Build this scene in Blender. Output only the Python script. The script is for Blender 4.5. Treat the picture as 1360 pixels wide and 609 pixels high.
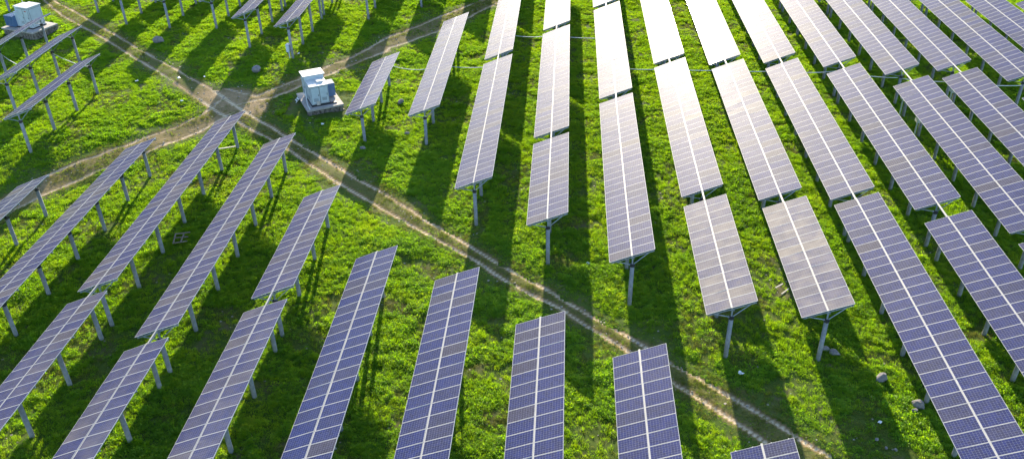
import bpy, math, random
import numpy as np
from mathutils import Vector, Matrix, Euler

# ------------------------------------------------------------------ camera, sky, sun, exposure
scene = bpy.context.scene
for o in list(bpy.data.objects):
    bpy.data.objects.remove(o)
random.seed(7)
rng = np.random.default_rng(11)
Z0 = 4.0                                   # height datum: panel pivot plane of the main field is at z = 4 m
PITCH, YAW, ROLL = 0.562087, -0.072102, -0.023432
FOCAL_PX, CAM_H = 1146.974, 34.4766 + Z0

cam = bpy.data.cameras.new('camera')
cam.sensor_fit = 'HORIZONTAL'; cam.sensor_width = 36.0
cam.lens = 36.0 * FOCAL_PX / 1360.0
cam.clip_start = 0.5; cam.clip_end = 20000.0
cam_ob = bpy.data.objects.new('camera', cam)
fwd = Vector((math.sin(YAW) * math.cos(PITCH), math.cos(YAW) * math.cos(PITCH), -math.sin(PITCH)))
rt0 = Vector((math.cos(YAW), -math.sin(YAW), 0)); up0 = rt0.cross(fwd)
rt = rt0 * math.cos(ROLL) + up0 * math.sin(ROLL); up = up0 * math.cos(ROLL) - rt0 * math.sin(ROLL)
cam_ob.matrix_world = Matrix(((rt.x, up.x, -fwd.x, 0), (rt.y, up.y, -fwd.y, 0), (rt.z, up.z, -fwd.z, CAM_H), (0, 0, 0, 1)))
scene.collection.objects.link(cam_ob); scene.camera = cam_ob

SUN_EL, SUN_AZ = math.radians(17.0), math.radians(-6.6)      # azimuth measured from +Y, positive to the right
world = bpy.data.worlds.new('World'); scene.world = world; world.use_nodes = True
wn = world.node_tree.nodes; wl = world.node_tree.links; wn.clear()
sky = wn.new('ShaderNodeTexSky'); sky.sky_type = 'NISHITA'; sky.sun_disc = False
sky.sun_elevation = SUN_EL; sky.sun_rotation = SUN_AZ
sky.altitude = 300; sky.air_density = 1.0; sky.dust_density = 0.7; sky.ozone_density = 2.0
bg = wn.new('ShaderNodeBackground'); bg.inputs['Strength'].default_value = 0.15
wo = wn.new('ShaderNodeOutputWorld')
wl.new(sky.outputs[0], bg.inputs[0]); wl.new(bg.outputs[0], wo.inputs[0])

sd = bpy.data.lights.new('sun', 'SUN'); sd.energy = 4.8; sd.angle = math.radians(0.55); sd.color = (1.0, 0.87, 0.64)
sun = bpy.data.objects.new('sun', sd); scene.collection.objects.link(sun)
to_sun = Vector((math.sin(SUN_AZ) * math.cos(SUN_EL), math.cos(SUN_AZ) * math.cos(SUN_EL), math.sin(SUN_EL)))
sun.rotation_euler = to_sun.to_track_quat('Z', 'Y').to_euler(); sun.location = to_sun * 400
scene.view_settings.view_transform = 'Standard'; scene.view_settings.look = 'None'
scene.view_settings.gamma = 1.0; scene.view_settings.exposure = 1.62
scene.view_settings.use_curve_mapping = False

# ------------------------------------------------------------------ helpers
COL = scene.collection
def tag(o, label=None, cat=None, group=None, kind=None):
    if label: o['label'] = label
    if cat: o['category'] = cat
    if group: o['group'] = group
    if kind: o['kind'] = kind
    return o
def link(name, data, parent=None, loc=(0, 0, 0), rot=(0, 0, 0), scl=None):
    o = bpy.data.objects.new(name, data); COL.objects.link(o)
    if parent: o.parent = parent
    o.location = loc; o.rotation_euler = rot
    if scl: o.scale = scl
    return o
class MB:
    """collects vertices and faces of one mesh"""
    def __init__(s): s.v = []; s.f = []; s.m = []
    def add(s, vs, fs, mi=0):
        b = len(s.v); s.v += [tuple(p) for p in vs]; s.f += [tuple(b + i for i in f) for f in fs]; s.m += [mi] * len(fs)
    def box(s, c, h, mi=0, M=None):
        vs = [Vector((c[0] + sx * h[0], c[1] + sy * h[1], c[2] + sz * h[2])) for sx in (-1, 1) for sy in (-1, 1) for sz in (-1, 1)]
        if M is not None: vs = [M @ p for p in vs]
        s.add(vs, [(0, 1, 3, 2), (4, 6, 7, 5), (0, 4, 5, 1), (2, 3, 7, 6), (0, 2, 6, 4), (1, 5, 7, 3)], mi)
    def tube(s, pts, r, n=8, mi=0, cap=True):
        pts = [Vector(p) for p in pts]; rs = r if isinstance(r, (list, tuple)) else [r] * len(pts); rings = []
        for i, p in enumerate(pts):
            t = (pts[min(i + 1, len(pts) - 1)] - pts[max(i - 1, 0)]).normalized()
            a = t.orthogonal().normalized() if i == 0 else (a - t * a.dot(t)).normalized()
            b = t.cross(a)
            rings.append([p + (a * math.cos(2 * math.pi * k / n) + b * math.sin(2 * math.pi * k / n)) * rs[i] for k in range(n)])
        vs = [q for rg in rings for q in rg]; fs = []
        for i in range(len(pts) - 1):
            for k in range(n):
                fs.append((i * n + k, i * n + (k + 1) % n, (i + 1) * n + (k + 1) % n, (i + 1) * n + k))
        if cap: fs += [tuple(range(n))[::-1], tuple((len(pts) - 1) * n + k for k in range(n))]
        s.add(vs, fs, mi)
    def mesh(s, name, mats, smooth=False):
        me = bpy.data.meshes.new(name); me.from_pydata(s.v, [], s.f)
        for m in (mats if isinstance(mats, (list, tuple)) else [mats]): me.materials.append(m)
        me.polygons.foreach_set('material_index', s.m)
        if smooth: me.polygons.foreach_set('use_smooth', [True] * len(me.polygons))
        me.update(); return me
    def obj(s, name, mats, parent=None, loc=(0, 0, 0), rot=(0, 0, 0), smooth=False):
        return link(name, s.mesh(name, mats, smooth), parent, loc, rot)

def vnoise(x, y, seed):
    """value noise on unit lattice, 0..1"""
    r = np.random.default_rng(seed).random((256, 256))
    xi = np.floor(x).astype(int); yi = np.floor(y).astype(int); fx = x - xi; fy = y - yi
    fx = fx * fx * (3 - 2 * fx); fy = fy * fy * (3 - 2 * fy)
    a = r[xi % 256, yi % 256]; b = r[(xi + 1) % 256, yi % 256]; c = r[xi % 256, (yi + 1) % 256]; d = r[(xi + 1) % 256, (yi + 1) % 256]
    return (a * (1 - fx) + b * fx) * (1 - fy) + (c * (1 - fx) + d * fx) * fy
def fbm(x, y, s, seed, octv=3):
    t = 0; amp = 1; tot = 0
    for i in range(octv):
        t = t + amp * vnoise(x / s * 2 ** i + 17 * i, y / s * 2 ** i - 9 * i, seed + i); tot += amp; amp *= 0.5
    return t / tot

# ------------------------------------------------------------------ materials
def mat(name):
    m = bpy.data.materials.new(name); m.use_nodes = True; nt = m.node_tree
    p = nt.nodes['Principled BSDF']; return m, nt, p
def N(nt, t, **kw):
    n = nt.nodes.new(t)
    for k, v in kw.items():
        if k in n.inputs: n.inputs[k].default_value = v
        else: setattr(n, k, v)
    return n
def ramp(nt, stops):
    n = nt.nodes.new('ShaderNodeValToRGB'); e = n.color_ramp.elements
    while len(e) < len(stops): e.new(0.5)
    for i, (p, c) in enumerate(stops): e[i].position = p; e[i].color = (*c, 1)
    return n
def noisy(name, c1, c2, scale=3.0, rough=0.7, metal=0.0, bump=0.0, bscale=None, coord='Object', spec=0.5, detail=5):
    m, nt, p = mat(name)
    tc = N(nt, 'ShaderNodeTexCoord'); no = N(nt, 'ShaderNodeTexNoise'); no.inputs['Scale'].default_value = scale; no.inputs['Detail'].default_value = detail
    no.inputs['Roughness'].default_value = 0.65
    nt.links.new(tc.outputs[coord], no.inputs['Vector'])
    r = ramp(nt, [(0.3, c1), (0.7, c2)]); nt.links.new(no.outputs[0], r.inputs[0]); nt.links.new(r.outputs[0], p.inputs['Base Color'])
    p.inputs['Roughness'].default_value = rough; p.inputs['Metallic'].default_value = metal; p.inputs['Specular IOR Level'].default_value = spec
    if bump:
        b = N(nt, 'ShaderNodeBump'); b.inputs['Strength'].default_value = bump; b.inputs['Distance'].default_value = 0.03
        n2 = N(nt, 'ShaderNodeTexNoise'); n2.inputs['Scale'].default_value = bscale or scale * 4; n2.inputs['Detail'].default_value = 6
        nt.links.new(tc.outputs[coord], n2.inputs['Vector']); nt.links.new(n2.outputs[0], b.inputs['Height']); nt.links.new(b.outputs[0], p.inputs['Normal'])
    return m

PANEL_L, PANEL_W = 1.667, 0.970            # across the row, along the row
def glass_material():
    m, nt, p = mat('solar_cells'); L = nt.links
    tc = N(nt, 'ShaderNodeTexCoord'); sep = N(nt, 'ShaderNodeSeparateXYZ'); L.new(tc.outputs['Object'], sep.inputs[0])
    def math_(op, a, b=None, c=None):
        n = N(nt, 'ShaderNodeMath', operation=op)
        for i, q in enumerate((a, b, c)):
            if q is None: continue
            if isinstance(q, (int, float)): n.inputs[i].default_value = q
            else: L.new(q, n.inputs[i])
        return n.outputs[0]
    cu, cv = (PANEL_L - 0.075) / 10, (PANEL_W - 0.065) / 6
    def fold(sock, c):   # distance to cell centre in units of half cell, 0..1
        return math_('ABSOLUTE', math_('SUBTRACT', math_('MULTIPLY', math_('FRACT', math_('ADD', math_('DIVIDE', sock, c), 50.0)), 2.0), 1.0))
    fu = fold(sep.outputs[0], cu)                                     # 10 cells, even count: lattice line at 0
    fv = fold(sep.outputs[1], cv)
    line = math_('MAXIMUM', math_('GREATER_THAN', fu, 0.94), math_('GREATER_THAN', fv, 0.93))
    corner = math_('GREATER_THAN', math_('ADD', fu, fv), 1.72)
    grid = math_('MAXIMUM', line, corner)
    bus = math_('LESS_THAN', math_('ABSOLUTE', math_('SUBTRACT', fv, 0.42)), 0.035)
    # cell colour: differs from panel to panel (cell batches) and a little from cell to cell
    oi = N(nt, 'ShaderNodeObjectInfo')
    cr = ramp(nt, [(0.0, (0.004, 0.012, 0.094)), (0.6, (0.007, 0.014, 0.086)), (0.9, (0.013, 0.017, 0.066)), (1.0, (0.026, 0.024, 0.050))])
    L.new(oi.outputs['Random'], cr.inputs[0])
    wn_ = N(nt, 'ShaderNodeTexWhiteNoise', noise_dimensions='4D')
    sn = N(nt, 'ShaderNodeVectorMath', operation='SNAP'); L.new(tc.outputs['Object'], sn.inputs[0]); sn.inputs[1].default_value = (cu, cv, 10)
    L.new(sn.outputs[0], wn_.inputs['Vector']); L.new(oi.outputs['Random'], wn_.inputs['W'])
    hs = N(nt, 'ShaderNodeHueSaturation'); L.new(cr.outputs[0], hs.inputs['Color'])
    L.new(math_('ADD', math_('MULTIPLY', wn_.outputs['Value'], 0.5), 0.75), hs.inputs['Value'])
    mx = N(nt, 'ShaderNodeMix', data_type='RGBA'); L.new(grid, mx.inputs[0]); L.new(hs.outputs[0], mx.inputs[6]); mx.inputs[7].default_value = (0.13, 0.15, 0.22, 1)
    mb = N(nt, 'ShaderNodeMix', data_type='RGBA'); L.new(math_('MULTIPLY', bus, 0.6), mb.inputs[0]); L.new(mx.outputs[2], mb.inputs[6]); mb.inputs[7].default_value = (0.10, 0.115, 0.16, 1)
    # dust film, streaky down the slope of the table, thicker along the low edge of some panels
    geo = N(nt, 'ShaderNodeNewGeometry')
    dn = N(nt, 'ShaderNodeTexNoise'); dn.inputs['Scale'].default_value = 0.9; dn.inputs['Detail'].default_value = 5; L.new(geo.outputs['Position'], dn.inputs['Vector'])
    mp = N(nt, 'ShaderNodeMapping'); mp.inputs['Scale'].default_value = (0.8, 9, 1); L.new(tc.outputs['Object'], mp.inputs[0])
    va = N(nt, 'ShaderNodeVectorMath', operation='ADD'); L.new(mp.outputs[0], va.inputs[0]); L.new(oi.outputs['Random'], va.inputs[1])
    ds = N(nt, 'ShaderNodeTexNoise'); ds.inputs['Scale'].default_value = 1.0; ds.inputs['Detail'].default_value = 4; L.new(va.outputs[0], ds.inputs['Vector'])
    dust = math_('ADD', math_('MULTIPLY', math_('MULTIPLY', dn.outputs[0], ds.outputs[0]), 0.32), math_('MULTIPLY', math_('POWER', oi.outputs['Random'], 4.0), 0.05))
    sepc = N(nt, 'ShaderNodeSeparateColor'); L.new(oi.outputs['Color'], sepc.inputs[0])      # per-table dust tint, also standing in for warm glare and reflections
    film = dust
    dust = math_('MULTIPLY', dust, math_('MULTIPLY', sepc.outputs[0], 4.0))
    md = N(nt, 'ShaderNodeMix', data_type='RGBA'); L.new(dust, md.inputs[0]); L.new(mb.outputs[2], md.inputs[6]); md.inputs[7].default_value = (0.30, 0.26, 0.22, 1)
    L.new(md.outputs[2], p.inputs['Base Color'])
    L.new(math_('ADD', math_('MULTIPLY', film, 0.40), 0.03), p.inputs['Coat Roughness'])
    # the cells under the glass scatter forward like brushed dark metal; the glass is the coat
    p.inputs['Roughness'].default_value = 0.56; p.inputs['Coat Weight'].default_value = 0.25; p.inputs['Coat IOR'].default_value = 1.22
    L.new(math_('SUBTRACT', 0.017, math_('MULTIPLY', dust, 0.02)), p.inputs['Metallic'])
    p.inputs['IOR'].default_value = 1.1
    # slight unevenness of rolled glass
    b = N(nt, 'ShaderNodeBump'); b.inputs['Strength'].default_value = 0.25; b.inputs['Distance'].default_value = 0.01
    bn = N(nt, 'ShaderNodeTexNoise'); bn.inputs['Scale'].default_value = 1.7; L.new(va.outputs[0], bn.inputs['Vector'])
    L.new(bn.outputs[0], b.inputs['Height']); L.new(b.outputs[0], p.inputs['Coat Normal'])
    return m
M_GLASS = glass_material()
M_FRAME = noisy('anodised_aluminium', (0.38, 0.38, 0.38), (0.48, 0.475, 0.46), 6, 0.6, 0.0, spec=0.25)
M_BACK = noisy('white_backsheet', (0.42, 0.42, 0.42), (0.55, 0.55, 0.54), 2, 0.6)
M_GALV = noisy('galvanised_steel', (0.22, 0.25, 0.29), (0.36, 0.39, 0.43), 5, 0.45, 0.35)
M_RAIL = noisy('bright_rail', (0.27, 0.265, 0.255), (0.36, 0.35, 0.34), 4, 0.6, 0.0, spec=0.25)
M_DARK = noisy('black_bearing', (0.02, 0.02, 0.022), (0.045, 0.045, 0.05), 8, 0.5)
M_CONC = noisy('concrete_pile', (0.17, 0.18, 0.19), (0.30, 0.31, 0.32), 3.5, 0.85, 0, 0.35, 25)
M_STONE = noisy('pad_stone', (0.10, 0.085, 0.07), (0.24, 0.21, 0.18), 4, 0.9, 0, 0.5, 14)
M_PAD = noisy('pad_concrete', (0.28, 0.25, 0.23), (0.42, 0.38, 0.35), 2, 0.85, 0, 0.2, 20)
M_WHITE = noisy('white_enamel', (0.44, 0.50, 0.54), (0.54, 0.60, 0.63), 1.5, 0.35)
M_ROOF = noisy('white_roof', (0.50, 0.50, 0.49), (0.62, 0.61, 0.59), 1.5, 0.4)
M_BLUE = noisy('blue_grey_radiator', (0.06, 0.13, 0.27), (0.12, 0.20, 0.34), 3, 0.45)
M_BOXB = noisy('light_blue_box', (0.40, 0.48, 0.62), (0.52, 0.60, 0.72), 3, 0.4)
M_BOXW = noisy('white_box', (0.58, 0.60, 0.60), (0.70, 0.71, 0.70), 3, 0.4)
M_CABLE = noisy('white_conduit', (0.58, 0.58, 0.57), (0.70, 0.70, 0.68), 3, 0.5)
M_ROCK = noisy('granite', (0.13, 0.12, 0.125), (0.28, 0.26, 0.26), 3.5, 0.9, 0, 0.6, 10)
M_STONE2 = noisy('loose_stone', (0.20, 0.17, 0.14), (0.46, 0.41, 0.36), 9, 0.9)
M_WOOD = noisy('grey_timber', (0.16, 0.12, 0.09), (0.30, 0.25, 0.20), 5, 0.85)
M_PALE = noisy('pale_board', (0.42, 0.37, 0.32), (0.58, 0.53, 0.47), 5, 0.8)
M_PLASTIC = noisy('white_plastic', (0.66, 0.68, 0.70), (0.80, 0.80, 0.80), 5, 0.4)
M_RED = noisy('red_mark', (0.45, 0.05, 0.04), (0.55, 0.08, 0.06), 5, 0.5)
M_HILL = noisy('unseen_hillside', (0.10, 0.085, 0.06), (0.19, 0.155, 0.115), 0.012, 0.95, 0, coord='Generated', detail=8)

def leaf_material(name, stops, trans, tfac):
    m = bpy.data.materials.new(name); m.use_nodes = True; nt = m.node_tree; nt.nodes.clear(); L = nt.links
    out = N(nt, 'ShaderNodeOutputMaterial'); oi = N(nt, 'ShaderNodeObjectInfo'); geo = N(nt, 'ShaderNodeNewGeometry')
    no = N(nt, 'ShaderNodeTexNoise'); no.inputs['Scale'].default_value = 0.22; no.inputs['Detail'].default_value = 6; no.inputs['Roughness'].default_value = 0.7
    L.new(geo.outputs['Position'], no.inputs['Vector'])
    a = N(nt, 'ShaderNodeMath', operation='MULTIPLY_ADD'); L.new(oi.outputs['Random'], a.inputs[0]); a.inputs[1].default_value = 0.34; 
    s = N(nt, 'ShaderNodeMath', operation='MULTIPLY_ADD'); L.new(no.outputs[0], s.inputs[0]); s.inputs[1].default_value = 1.3; s.inputs[2].default_value = -0.35
    L.new(s.outputs[0], a.inputs[2])
    r = ramp(nt, stops); L.new(a.outputs[0], r.inputs[0])
    d = N(nt, 'ShaderNodeBsdfDiffuse'); L.new(r.outputs[0], d.inputs[0])
    t = N(nt, 'ShaderNodeBsdfTranslucent'); hs = N(nt, 'ShaderNodeMix', data_type='RGBA', blend_type='MULTIPLY'); hs.inputs[0].default_value = 1
    L.new(r.outputs[0], hs.inputs[6]); hs.inputs[7].default_value = (*trans, 1); L.new(hs.outputs[2], t.inputs[0])
    mx = N(nt, 'ShaderNodeMixShader'); mx.inputs[0].default_value = tfac; L.new(d.outputs[0], mx.inputs[1]); L.new(t.outputs[0], mx.inputs[2])
    g = N(nt, 'ShaderNodeBsdfGlossy'); g.inputs['Roughness'].default_value = 0.5; g.inputs[0].default_value = (0.6, 0.65, 0.5, 1)
    m2 = N(nt, 'ShaderNodeMixShader'); m2.inputs[0].default_value = 0.03; L.new(mx.outputs[0], m2.inputs[1]); L.new(g.outputs[0], m2.inputs[2])
    L.new(m2.outputs[0], out.inputs[0]); return m
M_WEED = leaf_material('weed_leaf', [(0.05, (0.065, 0.170, 0.008)), (0.45, (0.125, 0.265, 0.010)), (0.75, (0.195, 0.310, 0.014)), (1.0, (0.26, 0.29, 0.030))], (2.6, 2.25, 0.45), 0.6)
M_GRASS = leaf_material('grass_blade', [(0.05, (0.065, 0.160, 0.008)), (0.5, (0.130, 0.250, 0.010)), (0.85, (0.190, 0.280, 0.018)), (1.0, (0.26, 0.26, 0.05))], (2.6, 2.25, 0.45), 0.6)
M_DRY = leaf_material('dry_blade', [(0.1, (0.10, 0.17, 0.018)), (0.5, (0.18, 0.20, 0.035)), (1.0, (0.27, 0.23, 0.08))], (1.3, 1.2, 0.8), 0.4)

def soil_material():
    m, nt, p = mat('soil'); L = nt.links; geo = N(nt, 'ShaderNodeNewGeometry')
    n1 = N(nt, 'ShaderNodeTexNoise'); n1.inputs['Scale'].default_value = 0.35; n1.inputs['Detail'].default_value = 8; n1.inputs['Roughness'].default_value = 0.7
    L.new(geo.outputs['Position'], n1.inputs['Vector'])
    r = ramp(nt, [(0.36, (0.045, 0.085, 0.012)), (0.54, (0.070, 0.105, 0.018)), (0.68, (0.120, 0.100, 0.055)), (0.8, (0.18, 0.14, 0.095))]); L.new(n1.outputs[0], r.inputs[0])
    L.new(r.outputs[0], p.inputs['Base Color']); p.inputs['Roughness'].default_value = 0.95; p.inputs['Specular IOR Level'].default_value = 0.1
    return m
def dirt_material():
    m, nt, p = mat('dirt'); L = nt.links; geo = N(nt, 'ShaderNodeNewGeometry')
    at = N(nt, 'ShaderNodeAttribute', attribute_name='rut')
    n1 = N(nt, 'ShaderNodeTexNoise'); n1.inputs['Scale'].default_value = 1.1; n1.inputs['Detail'].default_value = 10; n1.inputs['Roughness'].default_value = 0.85
    L.new(geo.outputs['Position'], n1.inputs['Vector'])
    a = N(nt, 'ShaderNodeMath', operation='MULTIPLY_ADD'); L.new(n1.outputs[0], a.inputs[0]); a.inputs[1].default_value = 0.8; L.new(at.outputs['Fac'], a.inputs[2])
    s = N(nt, 'ShaderNodeMath', operation='MULTIPLY'); L.new(a.outputs[0], s.inputs[0]); s.inputs[1].default_value = 0.62
    r = ramp(nt, [(0.20, (0.080, 0.100, 0.024)), (0.36, (0.150, 0.120, 0.048)), (0.52, (0.28, 0.20, 0.110)), (0.76, (0.62, 0.50, 0.34))]); L.new(s.outputs[0], r.inputs[0])
    L.new(r.outputs[0], p.inputs['Base Color']); p.inputs['Roughness'].default_value = 0.95; p.inputs['Specular IOR Level'].default_value = 0.1
    n2 = N(nt, 'ShaderNodeTexNoise'); n2.inputs['Scale'].default_value = 6; n2.inputs['Detail'].default_value = 8; L.new(geo.outputs['Position'], n2.inputs['Vector'])
    b = N(nt, 'ShaderNodeBump'); b.inputs['Strength'].default_value = 0.6; b.inputs['Distance'].default_value = 0.08; L.new(n2.outputs[0], b.inputs['Height']); L.new(b.outputs[0], p.inputs['Normal'])
    return m
M_SOIL = soil_material(); M_DIRT = dirt_material()

# ------------------------------------------------------------------ terrain height
CP = np.array([(-38.5,68.2,-3.43),(-38.5,59,-3.42),(-38.5,50,-3.4),(-38.5,45.5,-3.63),(-44.75,61.2,-3.53),(-32.2,74.2,-3.5),(-32.2,65,-3.5),(-32.2,55.9,-3.5),(-32.2,46.8,-3.6),
(-26,69.2,-3.6),(-26,55.7,-3.68),(-26,46.4,-3.72),(-26.07,36,-3.75),(-19.75,60,-3.55),(-19.75,51.2,-3.8),(-19.75,45,-3.85),(-1.4,56.3,-4.31),(4.8,51.4,-4.46),(10.9,45.6,-4.33),(17,45.5,-4.2),
(-7.58,61.8,-4.1),(-13.9,76,-3.6),(-20.1,76.1,-3.6),(22.7,46.4,-3.98),(22.7,38,-3.9),(28.7,57.3,-4.0),(28.7,44,-3.83),
(-50.84,70.5,-2.15),(-50.84,77,-2.14),(-50.84,84.3,-2.13),(-57,86,-2.1),(-63,92,-2.0),(-32.05,94.2,-1.98),(-32.05,103,-1.93),(-37.95,96.9,-1.67),(-37.95,106,-1.65),(-44.2,103.1,-1.5),(-50.4,103.4,-1.49),(-56.5,104.5,-1.5),(-62.7,109.5,-1.5),(-75,110,-1.5),(-26,108.5,-2.05),
(-20,95,-3.4),(-13.8,104,-3.3),(-7.5,100,-3.6),(5,90,-3.9),(5,110,-3.6),(20,90,-3.9),(20,112,-3.7),(40,85,-3.9),(40,112,-3.8),(60,100,-3.8),(60,60,-3.8),(0,30,-4.2),(-40,30,-3.7),(40,30,-3.8),(-15,30,-3.9),
(-70,70,-2.2),(-62,60,-3.2),(-90,100,-1.5),(-80,40,-3.3),(-60,150,-1.4),(-20,150,-1.8),(30,150,-3.4),(80,150,-3.6),(90,80,-3.8),(90,30,-3.8),(0,0,-4),(-60,0,-3.6),(60,0,-3.8),(-47,66.2,-3.35)])
def _k(r): return np.sqrt(r * r + 9) - 3
def _solve():
    P = CP[:, :2]; n = len(P); D = np.sqrt(((P[:, None] - P[None]) ** 2).sum(-1))
    A = np.zeros((n + 3, n + 3)); A[:n, :n] = -_k(D) + 0.6 * np.eye(n); A[:n, n] = 1; A[:n, n + 1:] = P / 50; A[n, :n] = 1; A[n + 1:, :n] = (P / 50).T
    return np.linalg.solve(A, np.concatenate([CP[:, 2], [0, 0, 0]]))
WT = _solve()
def gh(x, y):
    x = np.clip(np.asarray(x, float), -100, 100); y = np.clip(np.asarray(y, float), -10, 160)
    z = np.full(x.shape, WT[-3]) + WT[-2] * x / 50 + WT[-1] * y / 50
    for (px, py, _), w in zip(CP, WT): z = z - w * _k(np.hypot(x - px, y - py))
    return z + Z0
def g1(x, y): return float(gh(np.array([x]), np.array([y]))[0])

RUTS = [
 [(-78,121),(-71.63,115.03),(-64.27,108.46),(-58.75,103.27),(-53.04,98.15),(-46.95,92.87),(-42.49,88.88),(-38.73,85.98),(-34.07,81.74),(-32.21,80.35),(-30.31,78.95),(-28.61,77.36),(-26.61,75.66),(-24.47,73.79),(-22.26,71.7),(-19.94,69.39),(-17.4,67.23),(-16.02,66.1),(-13.78,64.01),(-11.85,62.05),(-9.94,60.6),(-7.84,58.64),(-5.83,56.64),(-4.06,55.21),(-1.36,53.03),(0.47,51.27),(2.11,49.92),(3.85,48.56),(5.35,47.05),(7.19,45.14),(8.69,43.84),(9.9,42.58),(11.35,41.2),(12.73,39.84),(13.93,38.6),(14.73,37.59),(15.99,36.54),(20,32)],
 [(-79,120.5),(-73.04,115.02),(-67.34,108.79),(-61.84,103.9),(-57.2,99.94),(-52.0,95.13),(-45.47,89.18),(-41.15,85.25),(-36.18,80.86),(-33.46,79.27),(-31.44,77.77),(-29.46,76.3),(-27.0,74.32),(-24.21,71.34),(-21.56,68.75),(-19.35,66.71),(-17.25,64.8),(-16.06,63.8),(-14.12,62.12),(-12.28,60.59),(-9.82,58.68),(-7.48,56.88),(-5.39,54.81),(-3.97,53.57),(-2.07,52.03),(-0.19,50.68),(0.75,49.75),(2.24,48.26),(3.78,46.99),(5.7,44.74),(7.28,42.98),(8.58,41.65),(9.7,40.47),(10.82,39.34),(12.21,37.79),(13.4,36.49),(18,31.5)],
 [(-37.33,86.28),(-33.59,84.95),(-30.92,88.82),(-28.4,92.41),(-25.49,97.16),(-22.53,103.37),(-19.02,108.57),(-16.56,112.57),(-12.52,118.2),(-8,124)],
 [(-35.35,82.74),(-31.6,85.2),(-29.32,88.19),(-26.91,91.59),(-24.39,96.16),(-21.2,101.06),(-17.8,105.1),(-14.9,109.6),(-9.95,118.0),(-6,123)],
 [(-36.77,84.6),(-37.8,80.55),(-39.6,77.9),(-41.4,75.84),(-44.3,72.1),(-46.6,69.3),(-48.3,66.8),(-49.6,64.09),(-52,60),(-56,54)],
 [(-34.85,81.17),(-37.07,77.29),(-39.78,73.78),(-41.56,71.42),(-43.16,69.24),(-45.08,67.0),(-46.9,64.6),(-48.05,62.3),(-50,58.8),(-54,53)]]
def seg_dist(X, Y, poly):
    d = np.full(X.shape, 1e9)
    for (x0, y0), (x1, y1) in zip(poly[:-1], poly[1:]):
        vx, vy = x1 - x0, y1 - y0; L2 = vx * vx + vy * vy
        sel = (X > min(x0, x1) - 7) & (X < max(x0, x1) + 7) & (Y > min(y0, y1) - 7) & (Y < max(y0, y1) + 7)
        if not sel.any(): continue
        xs, ys = X[sel], Y[sel]; t = np.clip(((xs - x0) * vx + (ys - y0) * vy) / L2, 0, 1)
        d[sel] = np.minimum(d[sel], np.hypot(xs - x0 - t * vx, ys - y0 - t * vy))
    return d
def resample(poly, n):
    p = np.array(poly, float); d = np.concatenate([[0], np.cumsum(np.hypot(*np.diff(p, axis=0).T))]); t = np.linspace(0, d[-1], n)
    return np.stack([np.interp(t, d, p[:, 0]), np.interp(t, d, p[:, 1])], 1)
CENTRES = []
for a_, b_ in ((0, 1), (2, 3), (4, 5)):
    A = resample(RUTS[a_], 90); B = resample(RUTS[b_], 400)
    q = B[np.argmin(((A[:, None] - B[None]) ** 2).sum(-1), axis=1)]
    CENTRES.append(((A + q) / 2, np.hypot(*(A - q).T) / 2))
JUNC = [(-36.2, 83.8, 2.2), (-33.4, 82.6, 1.8), (-38.6, 84.8, 1.2)]
def track_fields(X, Y):
    """rut strength 0..1 and distance-like field of the dirt track (negative inside)"""
    wob = (fbm(X, Y, 1.6, 3) - 0.5); big = fbm(X, Y, 5.0, 13, 2)
    rut = np.zeros(X.shape); dm = np.full(X.shape, 1e9)
    for i, p in enumerate(RUTS):
        d = seg_dist(X + wob * 0.45, Y - wob * 0.45, p); w = 0.18 if i < 2 else 0.24
        rut = np.maximum(rut, np.exp(-(d / w) ** 2) * (1.0 if i < 2 else 0.72) * np.clip(0.55 + 1.1 * big, 0.5, 1)); dm = np.minimum(dm, d - 0.22)
    for i, (c, hs) in enumerate(CENTRES):
        for k in range(len(c) - 1):
            d = seg_dist(X, Y, [tuple(c[k]), tuple(c[k + 1])]); dm = np.minimum(dm, d - hs[k] - (0.05 if i == 0 else 0.15))
            if i: rut = np.maximum(rut, 0.30 * np.clip((hs[k] + 0.3 - d) / 0.5, 0, 1) * np.clip(big * 1.6, 0, 1))
    for (jx, jy, r) in JUNC:
        d = np.hypot(X - jx, Y - jy); rut = np.maximum(rut, 0.42 * np.clip((r + 1.2 - d) / 1.8, 0, 1)); dm = np.minimum(dm, d - r)
    return rut, dm + wob * 1.05
TRACK_W = 0.12

# ------------------------------------------------------------------ ground and dirt track (one sheet, cut along the track's ragged edge)
def axis(lo, hi, st, far):
    a = list(np.arange(lo, hi + 1e-6, st)); s = st; up = hi; dn = lo; ups = []; dns = []
    while up < far: s *= 1.45; up += s; ups.append(up)
    s = st
    while dn > -far: s *= 1.45; dn -= s; dns.append(dn)
    return np.array(dns[::-1] + a + ups)
gx = axis(-84, 72, 0.26, 6000); gy = axis(29, 124, 0.26, 6000)
X, Y = np.meshgrid(gx, gy); nx, ny = len(gx), len(gy)
RUT, DM = track_fields(X, Y)
inner = np.clip((130 - np.abs(X)) / 20, 0, 1) * np.clip((150 - np.abs(Y - 60)) / 20, 0, 1)
Zg = gh(X, Y) + inner * ((fbm(X, Y, 4.5, 21) - 0.5) * 0.30 + (fbm(X, Y, 0.9, 31, 2) - 0.5) * 0.14 * np.clip(DM + 0.4, 0.15, 1)) - 0.13 * RUT
co = np.stack([X, Y, Zg], -1).reshape(-1, 3)
ii = (np.arange(ny - 1)[:, None] * nx + np.arange(nx - 1)[None]).reshape(-1)
quads = np.stack([ii, ii + 1, ii + nx + 1, ii + nx], 1)
fm = DM.reshape(-1)[quads].mean(1) < TRACK_W
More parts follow.
